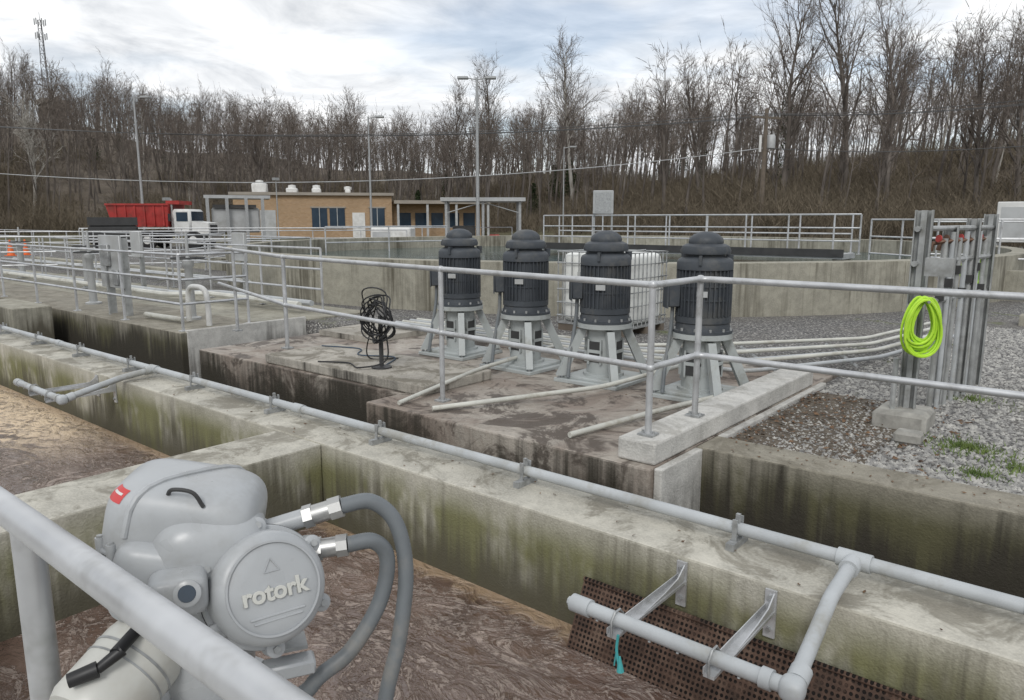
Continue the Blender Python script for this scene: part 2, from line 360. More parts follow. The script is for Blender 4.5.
# ---------------------------------------------------------------- round tank
mb=MB(); c=V((-12.5,19.4,0)); n=96
def ring(r,z): return [(c.x+r*math.cos(2*math.pi*k/n),c.y+r*math.sin(2*math.pi*k/n),z) for k in range(n)]
vs=ring(10.8,-.3)+ring(10.8,.85)+ring(10.45,.85)+ring(10.45,-.3)
fs=[(j*n+k,j*n+(k+1)%n,(j+1)*n+(k+1)%n,(j+1)*n+k) for j in range(3) for k in range(n)]
mb.add(vs,fs,'far'); mb.add(ring(10.45,.4),[tuple(range(n))],'cwater')
for k in range(0,n,8):
    a=2*math.pi*(k+.5)/n; mb.box((10.79,-.02,-.3),(10.815,.02,.83),'far',Matrix.Translation(c)@Matrix.Rotation(a,4,'Z'))
mb.build('round_tank',bevel=.015)
mb=MB(); mb.box((-15.4,19.9,.55),(-5.6,20.9,.68),'lightgrey'); mb.box((-15.4,19.86,.60),(-5.6,19.897,.80),'dark'); mb.box((-12.9,20.2,-.2),(-12.3,20.6,.55),'dark'); mb.box((-5.9,20,-.2),(-5.65,20.8,.55),'far'); mb.build('tank_bridge')
railing('bridge_railing',[(-15.2,19.97,.68),(-5.9,19.97,.68),(-5.3,20.1,.68)],(1.0,.66,.33),step=1.15,r=.022,seg=6)
railing('bridge_railing',[(-15.2,20.85,.68),(-5.7,20.85,.68)],(1.0,.5),step=1.3,r=.022,seg=6)
railing('tank_railing',[(-4.9,19.5,.3),(-3.2,18.0,.3),(-1.0,18.5,.3),(3,20,.3)],(1.25,.85,.45),step=1.1,r=.022,seg=6)
railing('tank_railing',[(-4.2,21.0,.3),(0,22.0,.3),(5,24,.3)],(1.2,.8,.4),step=1.3,r=.022,seg=6)
mb=MB(); mb.box((-2.6,17.6,-.2),(6,17.9,.55),'far'); mb.box((-1.2,13.5,-.2),(8,13.8,.12),'far'); mb.build('low_wall',bevel=.01)
# ---------------------------------------------------------------- deck railings
mb=MB()
ZT=1.14
top=[(-10.6,5.8,ZT),(-7.29,4.77,ZT),(-4.45,4.42,ZT),(-2.32,4.2,ZT)]
mb.tube(fillet(top,.03,3),.022,'alu',12)
mb.tube(fillet([(x,y,.60) for x,y,z in top],.03,3),.022,'alu',12)
mb.tube(fillet([(-2.32,4.2,ZT),(-2.3,4.84,ZT),(6,4.74,ZT)],.08,6),.022,'alu',12)
mb.tube(fillet([(-2.32,4.2,.60),(-2.3,4.84,.60),(6,4.74,.60)],.08,6),.022,'alu',12)
for x,y,z in((-9.6,5.49,0),(-7.29,4.77,.1),(-4.45,4.42,0),(-2.32,4.2,.15),(-2.3,4.84,.15),(.6,4.8,0),(3,4.78,0)):
    mb.tube([(x,y,z),(x,y,ZT-.004)],.0225,'alu',12); mb.box((x-.055,y-.05,z),(x+.055,y+.05,z+.014),'galv')
    for q in(-1,1): mb.tube([(x+q*.04,y,z+.01),(x+q*.04,y,z+.03)],.008,'galv',6)
    for h in(.60,ZT): mb.sq((x,y,h),(.028,.028,.028),.8,'alu',nu=12,nv=8)
mb.build('deck_railing')
mb=MB(); mb.tube([(-4,.37,1.062),(1.6,.37,1.062)],.0245,'alu',24); 
for x in(-3.2,-1.335,.55): mb.tube([(x,.37,0),(x,.37,1.055)],.024,'alu',16); mb.box((x-.06,.31,0),(x+.06,.43,.012),'galv')
mb.build('walkway_railing')
railing('tank_railing',[(-40,4.98,0),(-10.15,4.98,0),(-10.15,6.0,0)],(1.07,.72,.38),step=1.9,seg=6)
railing('tank_railing',[(-40,7.6,0),(-10.5,7.6,0)],(1.07,.72,.38),step=1.9,seg=6)
railing('tank_railing',[(-45,12,0),(-17,12,0),(-17,8.2,0)],(1.07,.55),step=1.9,seg=6)
railing('yard_railing',[bear(-36,34),bear(-22,32),bear(-8,33)],(1.1,.7,.35),step=2.2,seg=6)
railing('yard_railing',[bear(-36,24),bear(-24,23),bear(-21,27)],(1.1,.7,.35),step=2.0,seg=6)
railing('yard_railing',[bear(-30,44),bear(-14,42),bear(0,44)],(1.1,.55),step=2.4,seg=6,r=.03)
railing('yard_railing',[bear(-14,27,.2),bear(-5,29,.2)],(1.1,.55),step=2.0,seg=6,r=.025)
mb=MB(); mb.box((-24,12.2,-.2),(-18,12.5,.35),'far'); mb.box((-30,9.4,-.2),(-19,9.7,.25),'far'); mb.build('low_wall',bevel=.01)
mb=MB()
for i,(x,y,h) in enumerate(((-13.1,5.25,1.25),(-12.5,5.25,1.25))): mb.box((x-.05,y-.05,0),(x+.05,y+.05,h),'chan')
mb.box((-13.2,5.15,.45),(-12.4,5.19,1.3),'lightgrey',ch=.01); mb.box((-13.05,5.10,.8),(-12.75,5.15,1.15),'galv',ch=.01)
mb.box((-12.7,5.12,.5),(-12.5,5.15,.75),'galv',ch=.01); mb.tube([(-12.9,5.12,0),(-12.9,5.12,.8)],.02,'chan',6); mb.build('electrical_panel')
for x,y in((-16.5,7.3),(-19.5,5.3),(-13.4,7.9)):
    mb=MB(); mb.box((x-.04,y-.04,-.03),(x+.04,y+.04,1.2),'chan'); mb.box((x-.22,y-.12,.75),(x+.22,y-.05,1.3),'lightgrey',ch=.01); mb.tube([(x+.1,y-.08,0),(x+.1,y-.08,.75)],.02,'galv',6); mb.build('instrument_stand')
# gate operators with handwheels on the far deck
for x,y in((-11.3,5.7),(-14.8,5.6),(-18.2,6.8),(-23,7.0),(-27,6.0)):
    mb=MB(Matrix.Translation((x,y,0))); mb.lathe([(.14,0),(.14,.03),(.07,.05),(.06,.8),(.09,.84),(.09,.92),(.03,.94),(.02,1.35)],'lightgrey',14)
    pts=[(math.cos(k*math.pi/8)*.24,math.sin(k*math.pi/8)*.24,.96) for k in range(17)]; mb.tube(pts,.016,'dark',6,caps=False)
    for k in range(3): a=k*2.094; mb.tube([(0,0,.95),(math.cos(a)*.24,math.sin(a)*.24,.96)],.012,'dark',5)
    mb.build('gate_operator')
mb=MB()
for y,z in((6.6,.15),(6.85,.15),(8.9,.2)): mb.tube(fillet([(-30,y,z),(-14,y,z),(-13.6,y+.6,z),(-10.6,y+.6,z)],.2,5),.05,'pvcw' if y<6.7 else 'pvc',8)
mb.build('process_pipes')
mb=MB(); mb.tube(smoothpath([(-10.4,5.5,.0),(-10.4,5.5,.25),(-10.45,5.5,.5),(-10.7,5.5,.56),(-10.95,5.5,.48),(-11.0,5.5,.02)]),.04,'white',12); mb.build('vent_pipe')
mb=MB(); mb.tube([(-12.0,5.3,.06),(-10.9,5.35,.06)],.04,'pvcw',12); mb.build('drain_pipe')
# ---------------------------------------------------------------- spray pipe on wall
mb=MB(); PY_,PZ=3.28,.085
mb.tube([(-16,PY_,PZ),(14,PY_,PZ)],.031,'pvc',16)
for x in [-2.62+1.31*i for i in range(-9,8)]:
    mb.box((x-.02,3.19,.0),(x+.02,3.37,.035),'galv'); mb.box((x-.012,PY_-.04,.03),(x+.012,PY_-.033,.14),'galv'); mb.box((x-.012,PY_+.033,.03),(x+.012,PY_+.04,.14),'galv')
    mb.tube([(x-.012,PY_-.036,PZ+.02),(x-.012,PY_-.025,PZ+.035),(x-.012,PY_,PZ+.042),(x-.012,PY_+.025,PZ+.035),(x-.012,PY_+.036,PZ+.02)],.006,'galv',6); mb.box((x-.01,PY_-.009,PZ+.03),(x+.01,PY_+.009,PZ+.075),'galv')
for x in(-4.9,-.1,-9.8): mb.tube([(x-.06,PY_,PZ),(x+.06,PY_,PZ)],.038,'pvc',16)
def spray(xt,L,yend=2.42,zend=-.06):
    mb.tube([(xt-.07,PY_,PZ),(xt+.07,PY_,PZ)],.041,'pvc',16); mb.tube([(xt,PY_,PZ),(xt,PY_-.09,PZ-.008)],.041,'pvc',16)
    mb.tube(fillet([(xt,PY_,PZ),(xt,2.97,.05),(xt+.04,yend,zend),(xt-L,yend,zend)],.05,6),.030,'pvc',16)
    mb.sq((xt+.04,yend,zend),(.045,.045,.045),.7,'pvc',nu=16,nv=10)
    mb.tube([(xt-.03,yend,zend),(xt-.07,yend,zend)],.039,'pvc',16); mb.tube([(xt+.038,yend+.1,zend+.02),(xt+.04,yend+.04,zend+.005)],.039,'pvc',16)
    mb.tube([(xt-L-.03,yend,zend),(xt-L+.06,yend,zend)],.038,'pvc',16); mb.tube([(xt-L-.05,yend,zend),(xt-L-.02,yend,zend)],.02,'pvc',8)
    for k in range(6): mb.tube([(xt-.15-k*L/7,yend,zend-.028),(xt-.15-k*L/7,yend-.005,zend-.04)],.006,'pvc',8)
    for dx in(-.25,-.67):
        x=xt+dx
        mb.box((x-.025,2.985,-.24),(x+.025,2.997,-.02),'alu'); mb.box((x-.022,yend-.04,-.125),(x+.022,2.99,-.112),'alu'); mb.box((x-.022,yend-.045,-.112),(x-.018,2.99,-.085),'alu')
        vs=[(x+.018,2.985,-.03),(x+.018,2.985,-.112),(x+.018,2.60,-.112),(x+.018,2.80,-.095),(x+.018,2.92,-.075)]; mb.add(vs+[(a-.006,b,c_) for a,b,c_ in vs],[(0,1,2,3,4),(9,8,7,6,5),(0,4,9,5),(4,3,8,9),(3,2,7,8)],'alu')
        mb.tube([(x,yend-.04,-.12),(x,yend-.045,-.05),(x,yend-.02,-.022),(x,yend+.02,-.022),(x,yend+.045,-.05),(x,yend+.04,-.12)],.005,'galv',6)
        for z in(-.05,-.2): mb.tube([(x,2.985,z),(x,2.97,z)],.012,'galv',6)
spray(-.78,.86); spray(-7.35,1.1)
mb.build('spray_pipe')
mb=MB(); mb.tube(smoothpath([(-1.42,2.38,-.1),(-1.425,2.38,-.17),(-1.41,2.38,-.24)]),.006,'teal',8); mb.tube([(-1.41,2.38,-.19),(-1.405,2.38,-.255)],[.004,.016],'teal',8); mb.tube([(-1.42,2.38,-.13),(-1.435,2.38,-.24)],.003,'teal',6); mb.build('teal_cord')
# ---------------------------------------------------------------- motors
def motor(name,x,y,rot):
    T=Matrix.Translation((x,y,0))@Matrix.Rotation(rot,4,'Z'); mb=MB(T)
    h=.35; mb.box((-h,-h,.0),(h,h,.035),'ped',ch=.004); mb.box((-h*.82,-h*.82,.035),(h*.82,h*.82,.06),'ped',ch=.004)
    for a in(-1,1):
        for b in(-1,1): mb.tube([(a*.31,b*.31,.03),(a*.31,b*.31,.075)],.016,'galv',6)
    mb.lathe([(.2,.06),(.2,.085),(.165,.085),(.165,.5),(.2,.53),(.265,.53),(.265,.575)],'ped',32)
    for k in range(4):
        an=k*math.pi/2+math.pi/4; ca,sa=math.cos(an),math.sin(an)
        vs=[]
        for r,z in((.17,.51),(.26,.51),(.47,.06),(.38,.06)):
            for w in(-.035,.035): vs.append((ca*r-sa*w,sa*r+ca*w,z))
        mb.add(vs,[(0,2,4,6),(7,5,3,1),(0,1,3,2),(2,3,5,4),(4,5,7,6),(6,7,1,0)],'ped')
        an=k*math.pi/2; Tq=Matrix.Rotation(an,4,'Z'); mb.box((.13,-.06,.2),(.169,.06,.40),'dark',Tq);  # dark box paints the shade of a hand-hole, no real opening is cut
        mb.box((.13,-.075,.18),(.176,-.06,.42),'ped',Tq);mb.box((.13,.06,.18),(.176,.075,.42),'ped',Tq)
        mb.box((.13,-.075,.29),(.178,.075,.32),'ped',Tq)
    for k in range(12):
        an=k*math.pi/6+.2; mb.tube([(math.cos(an)*.245,math.sin(an)*.245,.56),(math.cos(an)*.245,math.sin(an)*.245,.625)],.012,'galv',6)
    mb.lathe([(.26,.577),(.26,.60),(.24,.605),(.23,.66),(.24,.67),(.24,.72),(.215,.725),(.215,1.12),(.24,1.125),(.24,1.19),(.225,1.215),(.185,1.235)],'motor',40)
    mb.lathe([(.17,1.235),(.17,1.258),(.21,1.258),(.215,1.285),(.20,1.325),(.16,1.345)],'motor',40)
    mb.lathe([(.145,1.34),(.15,1.36),(.14,1.395),(.10,1.428),(.05,1.445),(.01,1.448)],'motor',32)
    for k in range(34):
        an=k*2*math.pi/34; mb.box((.21,-.004,.725),(.24,.004,1.12),'motor',Matrix.Rotation(an,4,'Z'))
    for z in(.86,.98): mb.lathe([(.216,z),(.226,z),(.226,z+.012),(.216,z+.012)],'motor',40)
    for an in(.9,2.9,5.0): mb.box((.2,-.012,1.17),(.26,.012,1.25),'motor',Matrix.Rotation(an,4,'Z'))
    Tq=Matrix.Rotation(math.radians(222)-rot,4,'Z'); mb.box((.22,-.075,.80),(.33,.075,1.0),'motor',Tq,ch=.012); mb.box((.328,-.08,.79),(.34,.08,1.01),'motor',Tq); 
    mb.tube(smoothpath([Tq@V((.27,0,.81)),Tq@V((.28,0,.6)),Tq@V((.33,.05,.3)),Tq@V((.36,.1,.05))]),.018,'cond',8)
    Tq=Matrix.Rotation(math.radians(292)-rot,4,'Z'); mb.box((.235,-.045,.9),(.245,.045,.95),'lightgrey',Tq)
    mb.build(name)
for x,y,r in((-2.84,6.05,.0),(-3.85,6.04,.02),(-4.86,6.08,-.02),(-5.93,6.2,.01)): motor('vertical_pump_motor',x,y,r)
def tote(x,y,rot=0):
    T=Matrix.Translation((x,y,-.04))@Matrix.Rotation(rot,4,'Z'); mb=MB(T)
    for k in(-1,0,1): mb.box((-.6,k*.44-.05,0),(.6,k*.44+.05,.10),'wood')
    mb.box((-.6,-.5,.10),(.6,.5,.125),'galv'); mb.sq((0,0,.63),(.575,.475,.5),.18,'tote',nu=48,nv=28,e2=.18)
    mb.lathe([(.1,1.12),(.1,1.16),(.085,1.17)],'tote',20)
    for k in range(11):
        xx=-.6+1.2*k/10
        for s_ in(-1,1): mb.tube([(xx,s_*.5,.12),(xx,s_*.5,1.14)],.009,'galv',6)
    for k in range(1,9):
        yy=-.5+1.0*k/9
        for s_ in(-1,1): mb.tube([(s_*.6,yy,.12),(s_*.6,yy,1.14)],.009,'galv',6)
    for z in(.22,.41,.6,.79,.98,1.14): mb.tube([(-.61,-.51,z),(.61,-.51,z),(.61,.51,z),(-.61,.51,z),(-.61,-.51,z)],.010,'galv',6)
    for k in(-.25,.25): mb.tube([(k,-.5,1.14),(k,.5,1.15)],.012,'galv',6)
    mb.box((-.25,-.522,.62),(.12,-.518,.86),'lightgrey'); mb.tube([(.0,-.5,.2),(.0,-.6,.2)],.04,'black',12)
    mb.build('tote_tank')
tote(-5.75,9.2,.0)
# ---------------------------------------------------------------- pipes on deck
mb=MB()
def pp(pts,r=.024,mat='pvcw'): mb.tube(fillet(pts,.18,6),r,mat,10)
pp([(-4.6,4.05,.03),(-4.75,5.2,.12),(-5.0,6.9,.12)],.019,'pvcw'); pp([(-4.25,4.1,.03),(-3.45,5.4,.10),(-3.3,6.9,.12)],.021,'pvcw')
pp([(-2.95,4.2,.03),(-2.75,5.2,.05),(-2.5,5.9,.09)],.022,'pvcw')
for i in range(6):
    k=i/5; a=V((lerp(-2.75,-3.5,k),lerp(6.85,8.0,k),.10+.04*(i%2))); b=V((lerp(-1.95,-2.35,k),lerp(8.5,9.5,k),.10+.04*(i%2)))
    pp([V((-8.0,6.75+i*.14,.10)),V((a.x-.9,6.75+i*.14,.10)),a,b,b+V((.35,2.2,0))],.021,'pvcw' if i%2 else 'pvc')
mb.build('process_pipes')
mb=MB()
for k in(.15,.8): 
    a=V((lerp(-2.6,-1.9,k),lerp(6.9,8.3,k),0)); b=V((lerp(-3.6,-2.5,k),lerp(8.2,9.5,k),0)); mb.tube([a+V((0,0,.06)),b+V((0,0,.06))],.02,'galv',4)
mb.box((-8.4,6.0,-.0),(-7.3,7.2,.07),'slab'); mb.build('pipe_support')
# hose coil on post
mb=MB(); hx,hy=-5.6,4.72
mb.lathe([(.10,.10),(.10,.115),(.03,.12)],'dark',20,Matrix.Translation((hx,hy,0))); mb.tube([(hx,hy,.1),(hx,hy,.62)],.022,'dark',8); mb.tube([(hx-.18,hy-.03,.56),(hx+.18,hy+.03,.56)],.014,'dark',6)
for k in range(11):
    pts=[]; r=.17+R.uniform(-.05,.06); ox,oz=R.uniform(-.06,.06),R.uniform(-.05,.05); tl=R.uniform(-.7,.7)
    for j in range(33):
        t_=2*math.pi*j/32; pts.append((hx+ox+math.cos(t_)*r,hy+.05*math.sin(3*t_+k)+.25*r*math.cos(t_)*tl-.03,.60+oz+math.sin(t_)*r*1.15))
    mb.tube(pts,.0075,'black',6,caps=False)
mb.tube(smoothpath([(hx+.1,hy-.02,.5),(hx+.12,hy-.04,.2),(hx-.1,hy-.2,.12),(hx-.4,hy-.1,.115),(hx-.7,hy-.25,.115)]),.008,'black',6)
mb.tube(smoothpath([(hx+.0,hy-.02,.8),(hx-.25,hy+.1,.5),(hx-.45,hy+.2,.13),(hx-.2,hy+.4,.115)]),.007,'black',6)
mb.tube(smoothpath([(-7.1,5.1,.11),(-6.6,5.25,.11),(-6.3,5.0,.11),(-5.9,5.15,.11),(-5.6,4.75,.11)]),.007,simple('slate_cord',(.04,.07,.11),.6),6)
mb.build('cable_coil')
# ---------------------------------------------------------------- hose bib rack on the right
mb=MB()
def chan(x,y,h,w=.055,z0=0): 
    mb.box((x-w,y-.03,z0),(x-w+.008,y+.03,h),'chan'); mb.box((x+w-.008,y-.03,z0),(x+w,y+.03,h),'chan'); mb.box((x-w,y+.022,z0),(x+w,y+.03,h-.004),'chan'); mb.box((x-.02,y-.012,z0),(x+.02,y+.02,h-.002),'chan')
chan(-1.22,6.3,1.62,.06); chan(-1.16,7.05,1.5); chan(-1.08,7.6,1.56); chan(-1.02,8.1,1.6)
for z in(1.48,1.22,.9): mb.tube([(-1.25,6.25,z),(-1.0,8.15,z)],.022,'chan',8)
for i in range(7):
    tt=.32+i*.105; x=-1.22+.2*tt; y=6.3+1.8*tt; mb.tube([(x,y-.04,-.04),(x,y-.04,1.40+.05*(i%2))],.02,'pvc' if i%2 else 'chan',10)
    mb.tube([(x,y-.04,1.38),(x-.08,y-.10,1.36),(x-.09,y-.10,1.30)],.02,'valve',8); mb.lathe([(.03,0),(.03,.012)],'red' if i%3==0 else 'valve',10,align((-.6,-.8,.1),(x-.03,y-.12,1.40)))
    mb.box((x-.03,y-.075,.9+.1*(i%3)),(x+.03,y-.03,.97+.1*(i%3)),'dark')
mb.box((-1.42,6.1,-.2),(-1.04,6.48,.10),'stone',ch=.03); mb.tube([(-1.3,6.2,.1),(-1.3,6.2,.5)],.02,'chan',8)
mb.box((-1.13,6.0,1.15),(-.95,6.06,1.28),'chan')
mb.build('hose_bib_rack')
def hosecoil(x,y,z,w,h,n,seed):
    q=random.Random(seed); mb=MB()
    for k in range(n):
        pts=[]; s_=.72+.28*q.random(); ox=q.uniform(-.03,.03); oy=q.uniform(-.05,.05); ph=q.uniform(0,6)
        for j in range(29):
            t_=2*math.pi*j/28; wb=1+.05*math.sin(2*t_+ph); a=math.cos(t_)*w*s_*wb*(1-.25*math.sin(t_)); b=math.sin(t_)*h*s_*wb-h*(s_-1)
            pts.append((x+a*.77+ox,y+a*.64+oy-.02,z+b))
        mb.tube(pts,.0095,'hose',6,caps=False)
    mb.tube([(x-.04,y+.04,z+h*.9),(x+.04,y-.06,z+h*.9)],.012,'galv',6)
    mb.build('garden_hose')
hosecoil(-1.13,6.12,.76,.125,.22,18,1); hosecoil(-1.12,8.0,1.08,.07,.14,10,2)
mb=MB(); mb.box((-1.18,5.72,-.04),(-1.0,5.86,.05),'stone',ch=.02); mb.build('concrete_block')
# gravel stones
mb=MB(); vs=[];fs=[]
q=random.Random(3); base=[(1,0,0),(0,1,0),(-1,0,0),(0,-1,0),(0,0,1)]
k=0
while k<34000:
    y=4.99+ (q.random()**1.5)*8; x=q.uniform(-2.1,3.5)
    bd=-1.78+.14*math.sin(y*3.1)+.10*math.sin(y*7.3+1)+.12*q.gauss(0,1)
    if x<bd and y<7.0 and q.random()<.8: continue
    if x>-1.1+ (y)*.35: continue
    s_=q.uniform(.006,.018)*(1+.04*y); o=len(vs); a=q.random()*6.28; ca,sa=math.cos(a),math.sin(a); e=q.uniform(.6,1.3)
    for bx_,by_,bz_ in base:
        bx2=bx_*e*q.uniform(.7,1.2);by2=by_*q.uniform(.7,1.2); vs.append((x+(bx2*ca-by2*sa)*s_,y+(bx2*sa+by2*ca)*s_,-.040+ (bz_*q.uniform(.5,1)+.05)*s_))
    fs+=[(o,o+1,o+4),(o+1,o+2,o+4),(o+2,o+3,o+4),(o+3,o,o+4)]; k+=1
mb.add(vs,fs,'grav'); mb.build('gravel')
mb=MB(); vs=[];fs=[]
for k in range(360):
    x=-2.1+1.3*q.random()**1.6;y=4.98+q.random()*2.0; s_=q.uniform(.012,.03);a=q.random()*6.28;o=len(vs)
    for j in range(4): b=a+j*math.pi/2; vs.append((x+math.cos(b)*s_*(1 if j%2 else .55),y+math.sin(b)*s_*(1 if j%2 else .55),-.025+q.uniform(0,.02)))
    fs.append((o,o+1,o+2,o+3))
for k in range(260):
    y=q.choice([q.uniform(3.02,3.54),q.uniform(4.64,4.94),q.uniform(4.1,6.8)]); x=q.uniform(-8,-.2) if y<4 else (q.uniform(-2.1,1) if y<4.95 else q.uniform(-6,-2.5))
    if 4.05<y<4.62 and x>-2.2: continue
    if y>4 and y<4.5 and x<-4.9: continue
    if -7.25<x<-4.65 and 4.4<y<5.4: continue
    s_=q.uniform(.006,.016);a=q.random()*6.28;o=len(vs)
    for j in range(4): b=a+j*math.pi/2; vs.append((x+math.cos(b)*s_*(1 if j%2 else .5),y+math.sin(b)*s_*(1 if j%2 else .5),.004+q.uniform(0,.008)))
    fs.append((o,o+1,o+2,o+3))
mb.add(vs,fs,'leaf'); mb.build('leaf_litter')
mb=MB(); vs=[];fs=[]
for cx,cy,rr,nn in((-.75,5.9,.28,800),(-.35,5.6,.22,500),(-.95,7.6,.25,250),(-.1,7.5,.4,500),(-.6,5.3,.2,250),(.5,8.6,.5,400)):
    for k in range(nn):
        a=q.random()*6.28; r=rr*abs(q.gauss(0,.6)); x=cx+r*math.cos(a);y=cy+r*.8*math.sin(a);h=q.uniform(.015,.05);a=q.random()*6.28;o=len(vs);dx,dy=math.cos(a)*.005,math.sin(a)*.005
        vs+=[(x-dx,y-dy,-.04),(x+dx,y+dy,-.04),(x+q.uniform(-.03,.03),y+q.uniform(-.03,.03),-.04+h)]; fs.append((o,o+1,o+2))
mb.add(vs,fs,'blade'); mb.build('grass_patch')
# ---------------------------------------------------------------- valve actuator
O=V((-1.16,.58,.96)); ax=V((.47,.883,0)).normalized(); ay=V((-ax.y,ax.x,0)); TA=Matrix((ax,ay,V((0,0,1)))).transposed().to_4x4(); TA.translation=O
act=bpy.data.objects.new('valve_actuator',None); sc.collection.objects.link(act)
mb=MB(TA)
Tr=Matrix.Rotation(math.radians(-14),4,'Z')@Matrix.Rotation(math.radians(12),4,'Y')
mc=(-.06,.085,.045); mh=(.125,.105,.09)
mb.sq(mc,mh,.42,'act',Tr,e2=.55,nu=56,nv=36)
mb.sq((.005,.055,-.01),(.10,.10,.115),.6,'act',nu=40,nv=28,e2=.65)
mb.sq((-.06,.03,-.03),(.09,.08,.075),.42,'act',Tr,nu=32,nv=20)
def surf(uu,vv,sc2):
    def pw(x,k): return math.copysign(abs(x)**k,x)
    return Tr@V((mc[0]+sc2*mh[0]*pw(math.cos(vv),.55)*pw(math.cos(uu),.42),mc[1]+sc2*mh[1]*pw(math.cos(vv),.55)*pw(math.sin(uu),.42),mc[2]+sc2*mh[2]*pw(math.sin(vv),.55)))
mb.sq(mc,mh,.42,'label',Tr,nu=10,nv=6,ur=(.56,.66),vr=(.62,.74),sc_=1.006,e2=.55)
mb.sq(mc,mh,.42,'white',Tr,nu=10,nv=4,ur=(.575,.645),vr=(.68,.70),sc_=1.009,e2=.55)
def seam(v,sc2): return [surf(2*math.pi*i/48,-math.pi/2+math.pi*v,sc2) for i in range(49)]
mb.tube(seam(.44,1.0),.0045,'act',8,caps=False); mb.tube(seam(.425,1.004),.0018,'dark',6,caps=False)
for i in (4,8,16,20,28,32,40,44):
    p_=seam(.47,1.012)[i]; mb.tube([p_-V((0,0,.022)),p_+V((0,0,.008))],.008,'act',10); mb.tube([p_+V((0,0,.007)),p_+V((0,0,.012))],.0055,'galv',6)
rib=[surf(2*math.pi*.70,-math.pi/2+math.pi*v,1.0) for v in(.5,.6,.7,.8,.9,.98)]+[surf(2*math.pi*.2,-math.pi/2+math.pi*v,1.0) for v in(.98,.9,.8,.7,.6,.5)]
mb.tube(rib,.006,'act',8)
mb.tube(smoothpath([(-.055,.02,.132),(-.045,.0,.148),(-.015,-.01,.142),(.0,-.01,.115)]),.0035,'dark',8)
mb.build('housing',act)
axc=V((.20,-.88,.34)); zc=axc.normalized(); upc=(V((0,0,1))-zc*zc.z).normalized(); xc=upc.cross(zc); TC=Matrix((xc,upc,zc)).transposed().to_4x4(); TC.translation=V((.09,-.035,-.035))
mb=MB(TA@TC)
mb.lathe([(.07,-.13),(.092,-.06),(.097,-.03),(.104,-.03),(.105,-.026),(.105,-.010),(.103,-.006),(.097,-.006),(.095,.028),(.09,.042),(.078,.05),(.05,.0525),(.005,.0535)],'act',64)
mb.lathe([(.1055,-.0185),(.1062,-.018),(.1062,-.0165),(.1055,-.016)],'dark',56)
for k in range(6):
    a=k*math.pi/3+.52; mb.lathe([(.016,-.034),(.016,.004),(.012,.007)],'act',16,Matrix.Translation((math.cos(a)*.104,math.sin(a)*.104,0))); mb.tube([(math.cos(a)*.106,math.sin(a)*.106,.006),(math.cos(a)*.106,math.sin(a)*.106,.012)],.0065,'galv',6)
mb.lathe([(.078,.049),(.078,.0535),(.0745,.0535),(.0745,.049)],'act',56)
tri=[(-.013,.028),(.013,.028),(0,.050)]
for i in range(3): a=tri[i];b=tri[(i+1)%3]; mb.tube([(a[0],a[1],.0535),(b[0],b[1],.0535)],.0012,'act',6)
mb.tube([(-.045,-.042,.0525),(.045,-.042,.0525)],.002,'act',6); mb.tube([(-.04,-.05,.052),(.04,-.05,.052)],.002,'act',6)
mb.build('round_cover',act)
cu=bpy.data.curves.new('cover_lettering','FONT'); cu.body='rotork'; cu.size=.040; cu.extrude=.0026; cu.bevel_depth=.0005; cu.align_x='CENTER'; cu.align_y='CENTER'; cu.materials.append(M['actd']); cu.offset=.0007
tx=bpy.data.objects.new('cover_lettering',cu); sc.collection.objects.link(tx); tx.parent=act; tx.matrix_world=TA@TC@Matrix.Translation((0,-.005,.0545))
mb=MB(TA)
mb.sq((-.045,-.06,-.005),(.045,.035,.034),.45,'act'); TD=align((-.1,-.95,.35),(-.03,-.093,.006)); mb.lathe([(.021,0),(.021,.008),(.017,.010)],'act',24,TD); mb.lathe([(.014,.009),(.013,.0115)],'glass',24,TD)
TD=align((-.4,-.9,.2),(-.075,-.082,-.008)); mb.lathe([(.012,0),(.012,.02),(.010,.023)],'black',16,TD)
TD=align((-.2,-.95,.1),(-.045,-.085,-.045)); mb.lathe([(.016,0),(.016,.02),(.013,.024)],'act',16,TD)
mb.lathe([(.06,-.09),(.075,-.12),(.078,-.2),(.07,-.24),(.11,-.25),(.11,-.275),(.055,-.28),(.055,-.90),(.12,-.905),(.12,-.955)],'act',32,Matrix.Translation((-.01,.04,0)))
mb.box((.075,-.06,-.205),(.165,-.02,-.178),'act',ch=.004); mb.box((.09,-.03,-.17),(.155,.02,-.163),'galv')
TD=align((-.55,-.55,-.35),(-.10,.02,-.13)); mb.lathe([(.05,-.02),(.068,.0),(.072,.02),(.072,.13),(.066,.145),(.03,.15)],'actd',32,TD); mb.lathe([(.0735,.04),(.0735,.044)],'galv',32,TD); mb.lathe([(.0735,.06),(.0735,.063)],'galv',32,TD)
mb.tube([(-.11,-.03,-.07),(-.14,-.085,-.078)],.010,'black',10); mb.tube([(-.13,-.08,-.076),(-.165,-.09,-.095)],[.010,.008],'black',12); mb.tube([(-.165,-.09,-.095),(-.205,-.095,-.102)],[.013,.011],'black',12)
for a,b in(((.10,.06,.03),(.235,.03,.066)),((.12,.03,-.01),(.238,.0,.002))):
    a=V(a);b=V(b); d=b-a
    mb.tube([a,a+d*.55],.017,'act',16); mb.tube([a+d*.5,a+d*.62],.0215,'chrome',6,smooth=False); mb.tube([a+d*.62,a+d*.84],.018,'chrome',20); mb.tube([a+d*.84,b],.0215,'chrome',8,smooth=False)
mb.build('gear_case_and_fittings',act)
mb=MB(TA)
